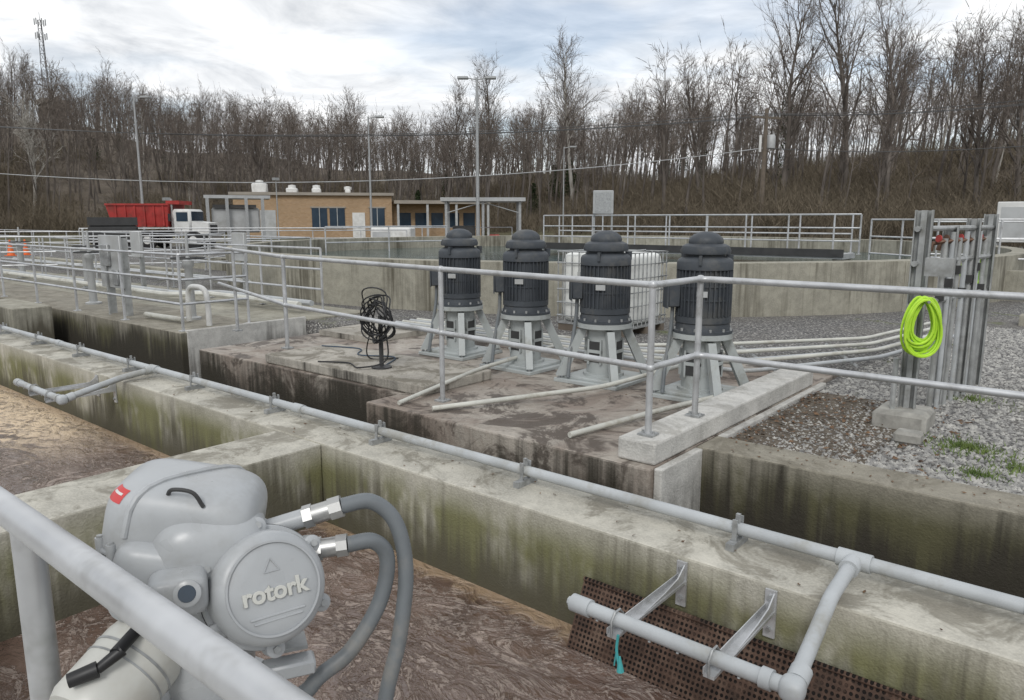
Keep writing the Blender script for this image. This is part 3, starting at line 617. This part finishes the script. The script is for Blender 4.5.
for pts in([(.232,.03,.066),(.29,.03,.066),(.333,.02,.02),(.345,0,-.07),(.325,-.02,-.19),(.29,-.03,-.32),(.26,0,-.6),(.2,.05,-.9)],[(.236,0,.002),(.285,0,.0),(.31,0,-.04),(.29,-.01,-.12),(.23,-.02,-.2),(.16,-.02,-.25),(.12,0,-.36),(.1,.03,-.9)]):
    P=smoothpath(pts,28); rr=[.0145+(.0006 if i%2 else 0) for i in range(len(P))]; mb.tube(P,rr,'cond',16)
mb.build('conduits',act)
mb=MB(); 
mb.box((-1.38,.445,-.25),(-1.0,.85,-.002),'walldark'); mb.build('valve_bracket')
# ---------------------------------------------------------------- building
def frame2(p,qv):
    x=(qv-p); L=x.length; x=x.normalized(); y=V((-x.y,x.x,0)); T=Matrix((x,y,V((0,0,1)))).transposed().to_4x4(); T.translation=p; return T,L
A=bear(-20.3,70,-.04); B=bear(-2.2,70,-.04); TB,L=frame2(A,B)
bld=bpy.data.objects.new('brick_building',None); sc.collection.objects.link(bld); bld.matrix_world=TB
def child(mb,nm,par): o=mb.build(nm,par); return o
mb=MB(); mb.box((0,0,0),(L*.62,10,3.7),'brick'); mb.box((L*.62,1.2,0),(L,9,3.0),'brick'); child(mb,'walls',bld)
mb=MB(); mb.box((-.3,-.3,3.7),(L*.62+.2,10.3,3.95),'roof'); mb.box((L*.62+.2,-.6,3.0),(L+.6,9.3,3.3),'roof'); child(mb,'roof',bld)
mb=MB()
for a,b,z0,z1 in((.30,.36,.9,2.6),(.37,.43,.9,2.6),(.53,.59,.9,2.6)):
    mb.box((L*a,-.06,z0),(L*b,-.01,z1),'glass'); mb.box((L*a-.1,-.09,z0-.12),(L*b+.1,-.005,z0),'lightgrey'); mb.box((L*a-.1,-.09,z1),(L*b+.1,-.005,z1+.12),'roof')
    mb.box((L*(a+b)/2-.03,-.10,z0),(L*(a+b)/2+.03,-.062,z1),'lightgrey')
for k in range(5): mb.box((L*.65+k*1.5,1.12,.9),(L*.65+k*1.5+1.1,1.19,2.2),'glass')
child(mb,'windows',bld)
mb=MB(); mb.box((L*.46,-.05,0),(L*.51,-.01,2.2),'white'); mb.box((L*.1,-.05,0),(L*.16,-.01,2.4),'lightgrey'); child(mb,'doors',bld)
mb=MB()
for x in(L*.64,L*.76,L*.88,L+.3): mb.box((x,-.5,0),(x+.2,-.3,3.0),'lightgrey')
child(mb,'porch_posts',bld)
mb=MB()
for x,w,h in((1.2,1.3,.9),(4.2,1.0,.5),(6.5,.8,.5),(9.5,.5,.4)):
    mb.box((x,3,3.95),(x+w,4.2,3.95+h),'white',ch=.08); mb.lathe([(.35,0),(.35,.25),(.1,.3)],'white',12,Matrix.Translation((x+w/2,3.6,3.95+h)))
child(mb,'rooftop_units',bld)
# canopy
TCn,Lc=frame2(bear(-5.0,42,0),bear(.6,42,0)); mb=MB(TCn)
mb.box((-.3,-.3,2.55),(Lc+.3,3.2,2.75),'lightgrey')
for x in(0,Lc*.5,Lc):
    for y in(0,2.8): mb.box((x-.07,y-.07,-.04),(x+.07,y+.07,2.55),'galv')
mb.tube([(0,0,1.9),(Lc*.5,0,2.5)],.03,'galv',6); mb.tube([(Lc,0,1.9),(Lc*.5,0,2.5)],.03,'galv',6); mb.build('canopy')
mb=MB(TCn); mb.box((.3,1,.3),(1.6,2,1.2),'dark',ch=.05); mb.box((2.4,1,.2),(3.0,1.8,.7),'red',ch=.05)
for x in(.5,1.4): mb.lathe([(.22,0),(.22,.12)],'black',14,align((0,1,0),(x,.9,.2)))
mb.build('utility_cart')
TH_,Lh=frame2(bear(-22.0,52,0),bear(-18.3,52,0)); mb=MB(TH_)
mb.box((-.2,0,2.9),(Lh+.5,3,3.1),'lightgrey')
for x in(0,Lh*.35,Lh*.7,Lh): mb.box((x-.1,0,0),(x+.1,.2,2.9),'galv')
mb.box((.2,.4,.7),(Lh-.2,2.6,2.3),'lightgrey',ch=.1); mb.box((.3,.2,2.3),(Lh-.4,.3,2.5),'dark'); mb.build('steel_hopper')
# truck
TT,Lt=frame2(bear(-28.0,46,-.04),bear(-21.6,44,-.04)); mb=MB(TT)
mb.add([(.0,0,1.2),(2.9,0,1.2),(2.9,2.3,1.2),(.0,2.3,1.2),(-.3,-.05,2.4),(3.0,-.05,2.4),(3.0,2.35,2.4),(-.3,2.35,2.4)],[(0,3,2,1),(4,5,6,7),(0,1,5,4),(1,2,6,5),(2,3,7,6),(3,0,4,7)],'red')
for k in range(6): mb.box((.2+k*.5,-.09,1.25),(.28+k*.5,-.03,2.35),'red')
mb.box((-.3,-.12,2.34),(3.05,-.02,2.44),'red'); mb.box((2.8,.2,2.4),(3.5,2.1,2.6),'red')
mb.box((3.1,.1,.8),(4.1,2.2,2.15),'white',ch=.12); mb.add([(4.1,.2,.8),(4.95,.35,.8),(4.95,1.95,.8),(4.1,2.1,.8),(4.1,.2,1.5),(4.95,.35,1.4),(4.95,1.95,1.4),(4.1,2.1,1.5)],[(4,5,6,7),(0,1,5,4),(1,2,6,5),(2,3,7,6)],'white')
mb.box((3.35,.07,1.5),(3.95,.11,1.98),'glass'); mb.box((4.09,.25,1.52),(4.115,2.05,2.02),'glass'); mb.box((4.94,.6,.85),(4.98,1.7,1.3),'dark'); mb.box((4.9,.3,.55),(5.08,2.0,.8),'chrome')
mb.box((3.0,-.15,1.5),(3.1,-.02,1.9),'black'); mb.tube([(3.05,.3,1.0),(3.05,.3,2.7)],.07,'chrome',8)
mb.box((.1,.4,.7),(4.6,1.9,1.0),'dark')
for x in(.7,1.75,4.2):
    for y in(-.02,2.0): mb.lathe([(.48,0),(.48,.3)],'black',20,align((0,1,0),(x,y,.48))); mb.lathe([(.22,-.01),(.22,.01)],'white',12,align((0,-1,0),(x,y-.005,.48)))
mb.build('dump_truck')
mb=MB(); TT2,_=frame2(bear(-29.5,42,-.04),bear(-26.2,42,-.04)); mb.M=TT2; mb.box((0,0,.4),(2.2,1.6,1.3),'dark',ch=.1); mb.box((0,0,1.3),(2.2,.1,1.7),'dark'); mb.box((.2,.2,0),(2.0,1.4,.4),'dark'); mb.build('waste_container')
for k,(b_,d_) in enumerate(((-33.9,40),(-33.1,40.5))):
    mb=MB(); p=bear(b_,d_,-.04); T=Matrix.Translation(p); mb.lathe([(.16,.02),(.03,.7)],'orange',12,T); mb.box((-.2,-.2,0),(.2,.2,.03),'orange',T); mb.build('traffic_cone')
mb=MB(); p=bear(-9.0,38,-.04); mb.M=Matrix.Translation(p)@Matrix.Rotation(.6,4,'Z'); mb.box((-1,-.6,0),(1,.6,1.2),'white',ch=.06); mb.box((-.9,-.61,.1),(.0,-.6,1.0),'lightgrey'); mb.build('equipment_cabinet')
mb=MB(); p=bear(6.9,24,0); mb.M=Matrix.Translation(p)@Matrix.Rotation(.55,4,'Z'); mb.box((-.32,-.15,1.72),(.32,.15,2.45),'lightgrey',ch=.02); mb.box((-.26,-.16,1.78),(.26,-.152,2.38),'galv')
for x in(-.28,.28): mb.box((x-.03,-.03,-.1),(x+.03,.03,1.72),'galv')
mb.build('control_panel')
mb=MB(); p=bear(33.9,26,0); mb.M=Matrix.Translation(p)@Matrix.Rotation(.1,4,'Z'); mb.box((-.5,-.25,.9),(.5,.25,2.05),'white',ch=.02); mb.box((-.4,-.26,1.0),(.4,-.252,1.9),'lightgrey'); mb.box((-.5,-.2,-.1),(-.4,.2,.9),'galv'); mb.box((.4,-.2,-.1),(.5,.2,.9),'galv'); mb.build('control_panel')
# ---------------------------------------------------------------- poles
def lamp(b_,d_,h,heads=1,mat='galv',r=.09):
    p=bear(b_,d_,-.04); mb=MB(Matrix.Translation(p)); mb.tube([(0,0,0),(0,0,h)],[r,r*.55],mat,10); mb.box((-.2,-.2,0),(.2,.2,.3),'stone',ch=.03)
    vx=V((math.cos(math.radians(YAW)),math.sin(math.radians(YAW)),0))
    dirs=[1] if heads==1 else [-1,1]
    for s_ in dirs:
        e=vx*s_*.55; mb.tube([(0,0,h-.1),V((0,0,h))+e],.03,mat,6); q_=V((0,0,h))+e; T=Matrix.Translation(q_)@Matrix.Rotation(math.radians(YAW),4,'Z')
        mb.box((-.12,-.18,-.07),(.42 if s_>0 else .12,.18,.05),mat,T,ch=.02) if s_>0 else mb.box((-.42,-.18,-.07),(.12,.18,.05),mat,T,ch=.02)
    mb.build('street_lamp')
lamp(-26.1,50,8.6); lamp(-2.6,39,8.6,2,r=.11); lamp(-10.6,48,7.8,1,r=.08); lamp(3.9,60,7.2,1,r=.07)
for b_,d_,h in((-24.6,58,2.9),(-17.3,62,4.6)): 
    mb=MB(Matrix.Translation(bear(b_,d_,-.04))); mb.tube([(0,0,0),(0,0,h)],[.06,.04],'galv',8); mb.box((-.2,-.2,h),(.2,.2,h+.2),'galv'); mb.build('lamp_post')
def upole(b_,d_,h,tr=True):
    p=bear(b_,d_); p.z=gz(p.x,p.y); mb=MB(Matrix.Translation(p)@Matrix.Rotation(math.radians(60),4,'Z')); mb.tube([(0,0,0),(0,0,h)],[.17,.11],'wood',8); mb.box((-1.1,-.06,h-.6),(1.1,.06,h-.48),'wood')
    for x in(-1,-.5,.5,1): mb.tube([(x,0,h-.48),(x,0,h-.3)],.04,'lightgrey',6)
    if tr: mb.lathe([(.25,0),(.27,.1),(.27,.75),(.2,.85)],'lightgrey',14,Matrix.Translation((.45,.0,h-2.4)))
    if tr: mb.tube([(-.35,0,h-2.6),(-.35,0,h-1.6)],.08,'white',8)
    mb.build('utility_pole'); return p+V((0,0,h-.35))
P1=upole(18.3,50,7.9); P2=upole(-46,68,9,False); P3=upole(52,50,9,False)
mb=MB()
def wire(a,b,sag,r): 
    mb.tube([a.lerp(b,i/24)-V((0,0,sag*4*(i/24)*(1-i/24))) for i in range(25)],r,'lightgrey' if r>.024 else 'wire',4)
for k in(-1,.5,1): wire(P1+V((k*.5,k*.87,0)),P2+V((k*.5,k*.87,0)),1.6,.02); wire(P1+V((k*.5,k*.87,0)),P3+V((k*.5,k*.87,0)),1.0,.018)
wire(P1-V((0,0,2)),P3-V((0,0,2)),1.2,.022); wire(P1-V((0,0,2)),P2-V((0,0,2.5)),2.2,.026)
mb.build('power_lines')
p=bear(-31.0,245); p.z=gz(p.x,p.y)-1; mb=MB(Matrix.Translation(p)); Ht=54-p.z
for k in range(3):
    a=k*2.094; mb.tube([(math.cos(a)*1.3,math.sin(a)*1.3,0),(math.cos(a)*.5,math.sin(a)*.5,Ht)],.09,'wire',5)
n=14
for i in range(n):
    for k in range(3):
        a=k*2.094;b=a+2.094;z0=Ht*i/n;z1=Ht*(i+1)/n;r0=1.3-.8*i/n;r1=1.3-.8*(i+1)/n
        mb.tube([(math.cos(a)*r0,math.sin(a)*r0,z0),(math.cos(b)*r1,math.sin(b)*r1,z1)],.05,'wire',4); mb.tube([(math.cos(a)*r1,math.sin(a)*r1,z1),(math.cos(b)*r1,math.sin(b)*r1,z1)],.04,'wire',4)
for k in range(6):
    a=k*1.047
    for z in(Ht-.5,Ht-4): mb.box((math.cos(a)*1.3-.12,math.sin(a)*1.3-.12,z-.8),(math.cos(a)*1.3+.12,math.sin(a)*1.3+.12,z+.8),'lightgrey')
mb.tube([(0,0,Ht),(0,0,Ht+2)],.06,'wire',5); mb.build('radio_tower')
p=bear(-30.8,236); p.z=gz(p.x,p.y); mb=MB(Matrix.Translation(p)); mb.box((-3,-3,6),(3,3,7.2),'roof'); mb.box((-2.6,-2.5,0),(2.6,2.5,6),'wood'); mb.build('hilltop_shed')
# ---------------------------------------------------------------- trees
def tree(mb,rng,H,r0,crown=.35,spread=1.0,n1=13,n2=6,n3=4,mat='bark',tmat='twig',tw=.018,ivy=0):
    def rot(d,ang,az):
        a,b=frame(d); return (d*math.cos(ang)+(a*math.cos(az)+b*math.sin(az))*math.sin(ang)).normalized()
    def blade(p,q,w):
        d=(q-p); s_=d.cross(V((rng.uniform(-1,1),rng.uniform(-1,1),rng.uniform(-1,1)))).normalized()*w
        mb.add([p-s_,p+s_,q],[(0,1,2)],tmat)
    def grow(p,d,L,r,lev):
        n=[8,5,3][lev]; pts=[p.copy()]; rs=[r]; dd=d.copy(); ds=[dd.copy()]
        wob=[.06,.12,.18][lev]; up=[.04,.13,.07][lev]
        for i in range(n):
            dd=(dd+V((rng.gauss(0,wob),rng.gauss(0,wob),rng.gauss(0,wob)+up))).normalized()
            p=p+dd*(L/n); pts.append(p.copy()); rs.append(max(.008,r*(1-.82*(i+1)/n))); ds.append(dd.copy())
        mb.tube(pts,rs,mat if lev<2 else tmat,[6,4,3][lev],caps=False)
        def at(t_): idx=min(n-1,int(t_*n)); return pts[idx].lerp(pts[idx+1],t_*n-idx),ds[idx],rs[idx]
        if lev==0:
            az=rng.random()*6.28
            for i in range(n1):
                t_=crown+(1-crown)*((i+rng.random()*.9)/n1)**.85; q_,d_,r_=at(min(t_,.999)); az+=2.4+rng.uniform(-.5,.5)
                u=(t_-crown)/(1-crown); LL=H*spread*rng.uniform(.8,1.15)*(.36-.14*u)
                grow(q_,rot(d_,rng.uniform(.4,.85)*(1-.45*u),az),LL,r_*rng.uniform(.45,.7),1)
        elif lev==1:
            for i in range(n2):
                q_,d_,r_=at(min(.999,.25+.75*(i+rng.random())/n2))
                grow(q_,rot(d_,rng.uniform(.35,.8),rng.random()*6.28),L*rng.uniform(.3,.55),max(.012,r_*.55),2)
        else:
            for i in range(n3):
                q_,d_,r_=at(rng.uniform(.15,.999))
                d2=rot(d_,rng.uniform(.25,.8),rng.random()*6.28); LL=L*rng.uniform(.35,.75); e=q_+d2*LL; blade(q_,e,tw)
                q2=q_.lerp(e,rng.uniform(.3,.8)); blade(q2,q2+rot(d2,rng.uniform(.4,.8),rng.random()*6.28)*LL*.6,tw*.7)
    grow(V((0,0,-.3)),V((rng.gauss(0,.04),rng.gauss(0,.04),1)).normalized(),H*.86,r0,0)
    for i in range(ivy):
        z=rng.uniform(.5,H*.55); a=rng.random()*6.28; r=rng.uniform(.1,.45); c_=V((math.cos(a)*r,math.sin(a)*r,z)); w=rng.uniform(.06,.13)
        mb.add([c_+V((rng.uniform(-w,w),rng.uniform(-w,w),rng.uniform(-w,w))) for _ in range(3)],[(0,1,2)],'needle')
def evergreen(mb,rng,H):
    mb.tube([(0,0,0),(0,0,H)],[.18,.02],'bark',6)
    for i in range(1200):
        z=H*(.25+.75*rng.random()); R_=(H-z)*.3+.4; a=rng.random()*6.28; r=R_*math.sqrt(rng.random())*(.75+.25*math.sin(a*3+z*2)); c_=V((math.cos(a)*r,math.sin(a)*r,z-r*.25)); w=.3
        mb.add([c_+V((rng.uniform(-w,w),rng.uniform(-w,w),rng.uniform(-w,w)*.6)) for _ in range(3)],[(0,1,2)],'needle')
col=bpy.data.collections.new('woods_variants')
def tocol(ob): sc.collection.objects.unlink(ob); col.objects.link(ob)
for i in range(8):
    rg=random.Random(100+i); mb=MB(); pale=i==7; tree(mb,rg,rg.uniform(10.5,14.5),rg.uniform(.12,.19),rg.uniform(.35,.55),rg.uniform(.6,.95),10,5,4,tw=.024,mat='barkp' if pale else 'bark'); tocol(mb.build('a_tree_%d'%i,autosm=False))
mb=MB(); evergreen(mb,random.Random(5),9); tocol(mb.build('b_evergreen',autosm=False))
mb=MB(); rg=random.Random(9)
for i in range(150):
    a=rg.random()*6.28; r=2.2*math.sqrt(rg.random()); p0=V((math.cos(a)*r,math.sin(a)*r,0)); d_=V((rg.gauss(0,.4),rg.gauss(0,.4),1)).normalized()*rg.uniform(.8,3.0); s_=V((rg.uniform(-1,1),rg.uniform(-1,1),0)).normalized()*.025
    mb.add([p0-s_,p0+s_,p0+d_],[(0,1,2)],'brush')
    for j in range(3): q_=p0+d_*rg.uniform(.3,.9); e=q_+V((rg.gauss(0,.4),rg.gauss(0,.4),rg.uniform(.1,.8))); mb.add([q_-s_*.6,q_+s_*.6,e],[(0,1,2)],'brush')
tocol(mb.build('c_brush',autosm=False))
def scatter(name,pts):
    me=bpy.data.meshes.new(name); me.from_pydata([p[0] for p in pts],[],[]); 
    a=me.attributes.new('rot','FLOAT_VECTOR','POINT'); b=me.attributes.new('scl','FLOAT','POINT'); c_=me.attributes.new('idx','INT','POINT')
    for i,p in enumerate(pts): a.data[i].vector=(0,0,p[1]); b.data[i].value=p[2]; c_.data[i].value=p[3]
    ob=bpy.data.objects.new(name,me); sc.collection.objects.link(ob)
    g=bpy.data.node_groups.new(name+'_nodes','GeometryNodeTree'); g.interface.new_socket('Geometry',in_out='INPUT',socket_type='NodeSocketGeometry'); g.interface.new_socket('Geometry',in_out='OUTPUT',socket_type='NodeSocketGeometry')
    gi=g.nodes.new('NodeGroupInput');go=g.nodes.new('NodeGroupOutput'); ip=g.nodes.new('GeometryNodeInstanceOnPoints'); ci=g.nodes.new('GeometryNodeCollectionInfo'); ci.inputs['Collection'].default_value=col; ci.inputs['Separate Children'].default_value=True; ci.inputs['Reset Children'].default_value=True
    def at(nm,dt): x=g.nodes.new('GeometryNodeInputNamedAttribute'); x.data_type=dt; x.inputs['Name'].default_value=nm; return [o for o in x.outputs if o.enabled and o.name=='Attribute'][0]
    g.links.new(gi.outputs[0],ip.inputs['Points']); g.links.new(ci.outputs[0],ip.inputs['Instance']); ip.inputs['Pick Instance'].default_value=True
    g.links.new(at('idx','INT'),ip.inputs['Instance Index']); g.links.new(at('rot','FLOAT_VECTOR'),ip.inputs['Rotation']); g.links.new(at('scl','FLOAT'),ip.inputs['Scale'])
    g.links.new(ip.outputs[0],go.inputs[0]); m=ob.modifiers.new('scatter','NODES'); m.node_group=g; return ob
rg=random.Random(21); pts=[]
tries=0
while len(pts)<1900 and tries<60000:
    tries+=1
    b_=rg.uniform(-44,42); d_=math.sqrt(rg.uniform(46**2,245**2)); p=bear(b_,d_); z=gz(p.x,p.y)
    if z<.35: continue
    if d_>150 and b_>8: continue
    if d_>200 and b_>-8: continue
    if d_<75 and b_>8 and rg.random()<.35: continue
    if abs(b_+31)<2 and d_>205: continue
    k=rg.random(); idx=rg.randrange(7) if k<.93 else (7 if k<.96 else 8)
    pts.append(((p.x,p.y,z-.1),rg.random()*6.28,(.5+.6*rg.random()**1.3)*(1.0 if idx<8 else .65),idx))
for i in range(1000):
    b_=rg.uniform(-42,42); d_=rg.uniform(44,135); p=bear(b_,d_); z=gz(p.x,p.y)
    if z<.15: continue
    pts.append(((p.x,p.y,z-.1),rg.random()*6.28,rg.uniform(.6,1.4),9))
scatter('distant_woods',pts)
def single(b_,d_,H,r,seed,**k):
    p=bear(b_,d_); z=gz(p.x,p.y); mb=MB(Matrix.Translation((p.x,p.y,z))); k.setdefault('n1',20);k.setdefault('n2',8);k.setdefault('n3',7); tree(mb,random.Random(seed),H,r,**k); mb.build('bare_tree',autosm=False)
single(19.6,64,17.5,.26,1,crown=.3,spread=.95,tw=.012,ivy=400)
single(23.5,66,19,.26,2,crown=.35,spread=.85,tw=.012)
single(26.4,62,17.5,.22,3,crown=.3,spread=.95,tw=.012)
single(10.5,75,12,.2,4,crown=.3,spread=.85,tw=.013)
single(14.0,70,12,.2,5,crown=.3,spread=.95,tw=.013,ivy=400)
single(4.6,95,20,.28,6,crown=.45,spread=.75,tw=.018,mat='barkp')
single(-1.8,100,20,.26,7,crown=.4,spread=.75,tw=.018)
single(-5.2,100,18,.24,8,crown=.4,spread=.75,tw=.018)
single(-12.0,105,16,.24,18,crown=.4,spread=.8,tw=.018)
single(-32.4,95,12,.22,9,crown=.35,spread=.85,tw=.02,mat='barkp',tmat='barkp')
single(-18,100,12,.2,10,crown=.25,spread=1.2,tw=.02)
single(31.5,60,13,.2,11,crown=.3,spread=.9,tw=.012)
single(34.0,58,12.5,.2,12,crown=.3,spread=.9,tw=.012,ivy=300)
# ---------------------------------------------------------------- sky, sun, camera
w=bpy.data.worlds.new('World'); sc.world=w; w.use_nodes=True; nt=w.node_tree; nt.nodes.clear()
def N(t_,**k):
    x=nt.nodes.new(t_)
    for a,b in k.items(): setattr(x,a,b)
    return x
Lk=nt.links.new
SE,SR=math.radians(42),math.radians(150)
sky=N('ShaderNodeTexSky',sky_type='NISHITA',sun_disc=False,sun_elevation=SE,sun_rotation=SR)
tc=N('ShaderNodeTexCoord'); sp=N('ShaderNodeSeparateXYZ'); Lk(tc.outputs['Generated'],sp.inputs[0])
zz=N('ShaderNodeMath',operation='MAXIMUM'); Lk(sp.outputs[2],zz.inputs[0]); zz.inputs[1].default_value=0; za=N('ShaderNodeMath',operation='ADD'); Lk(zz.outputs[0],za.inputs[0]); za.inputs[1].default_value=.10
dv=N('ShaderNodeVectorMath',operation='DIVIDE'); Lk(tc.outputs['Generated'],dv.inputs[0]); cb=N('ShaderNodeCombineXYZ')
for i in range(3): Lk(za.outputs[0],cb.inputs[i])
Lk(cb.outputs[0],dv.inputs[1])
mp=N('ShaderNodeMapping'); Lk(dv.outputs[0],mp.inputs[0]); mp.inputs['Scale'].default_value=(1,1,.0)
n1=N('ShaderNodeTexNoise'); Lk(mp.outputs[0],n1.inputs['Vector']); n1.inputs['Scale'].default_value=1.7; n1.inputs['Detail'].default_value=6; n1.inputs['Roughness'].default_value=.62; n1.inputs['Distortion'].default_value=.5
n2=N('ShaderNodeTexNoise'); Lk(mp.outputs[0],n2.inputs['Vector']); n2.inputs['Scale'].default_value=.6; n2.inputs['Detail'].default_value=4
r1=N('ShaderNodeValToRGB'); Lk(n1.outputs[0],r1.inputs[0]); e=r1.color_ramp.elements; e[0].position=.32; e[0].color=(5.8,6.05,6.4,1); e[1].position=.6; e[1].color=(9.8,9.9,10.0,1)
r2=N('ShaderNodeMapRange'); Lk(n2.outputs[0],r2.inputs[0]); r2.inputs[1].default_value=.38; r2.inputs[2].default_value=.5; r2.inputs[3].default_value=.45; r2.inputs[4].default_value=1
mx=N('ShaderNodeMix',data_type='RGBA'); Lk(r2.outputs[0],mx.inputs[0]); Lk(sky.outputs[0],mx.inputs[6]); Lk(r1.outputs[0],mx.inputs[7])
bg=N('ShaderNodeBackground'); Lk(mx.outputs[2],bg.inputs[0]); bg.inputs[1].default_value=.118; ow=N('ShaderNodeOutputWorld'); Lk(bg.outputs[0],ow.inputs[0])
sl=bpy.data.lights.new('sun','SUN'); sl.energy=1.35; sl.angle=math.radians(18); sl.color=(1,.98,.95); so=bpy.data.objects.new('sun',sl); sc.collection.objects.link(so)
sd=V((math.sin(SR)*math.cos(SE),math.cos(SR)*math.cos(SE),math.sin(SE))); so.rotation_euler=sd.to_track_quat('Z','Y').to_euler()
cd=bpy.data.cameras.new('camera'); cd.lens=26.02; cd.sensor_width=36; cd.clip_end=2000; cd.clip_start=.05
co=bpy.data.objects.new('camera',cd); co.location=(0,0,CAMH); co.rotation_euler=(math.radians(80),0,math.radians(YAW)); sc.collection.objects.link(co); sc.camera=co
sc.view_settings.view_transform='Standard'; sc.view_settings.look='None'; sc.view_settings.exposure=0
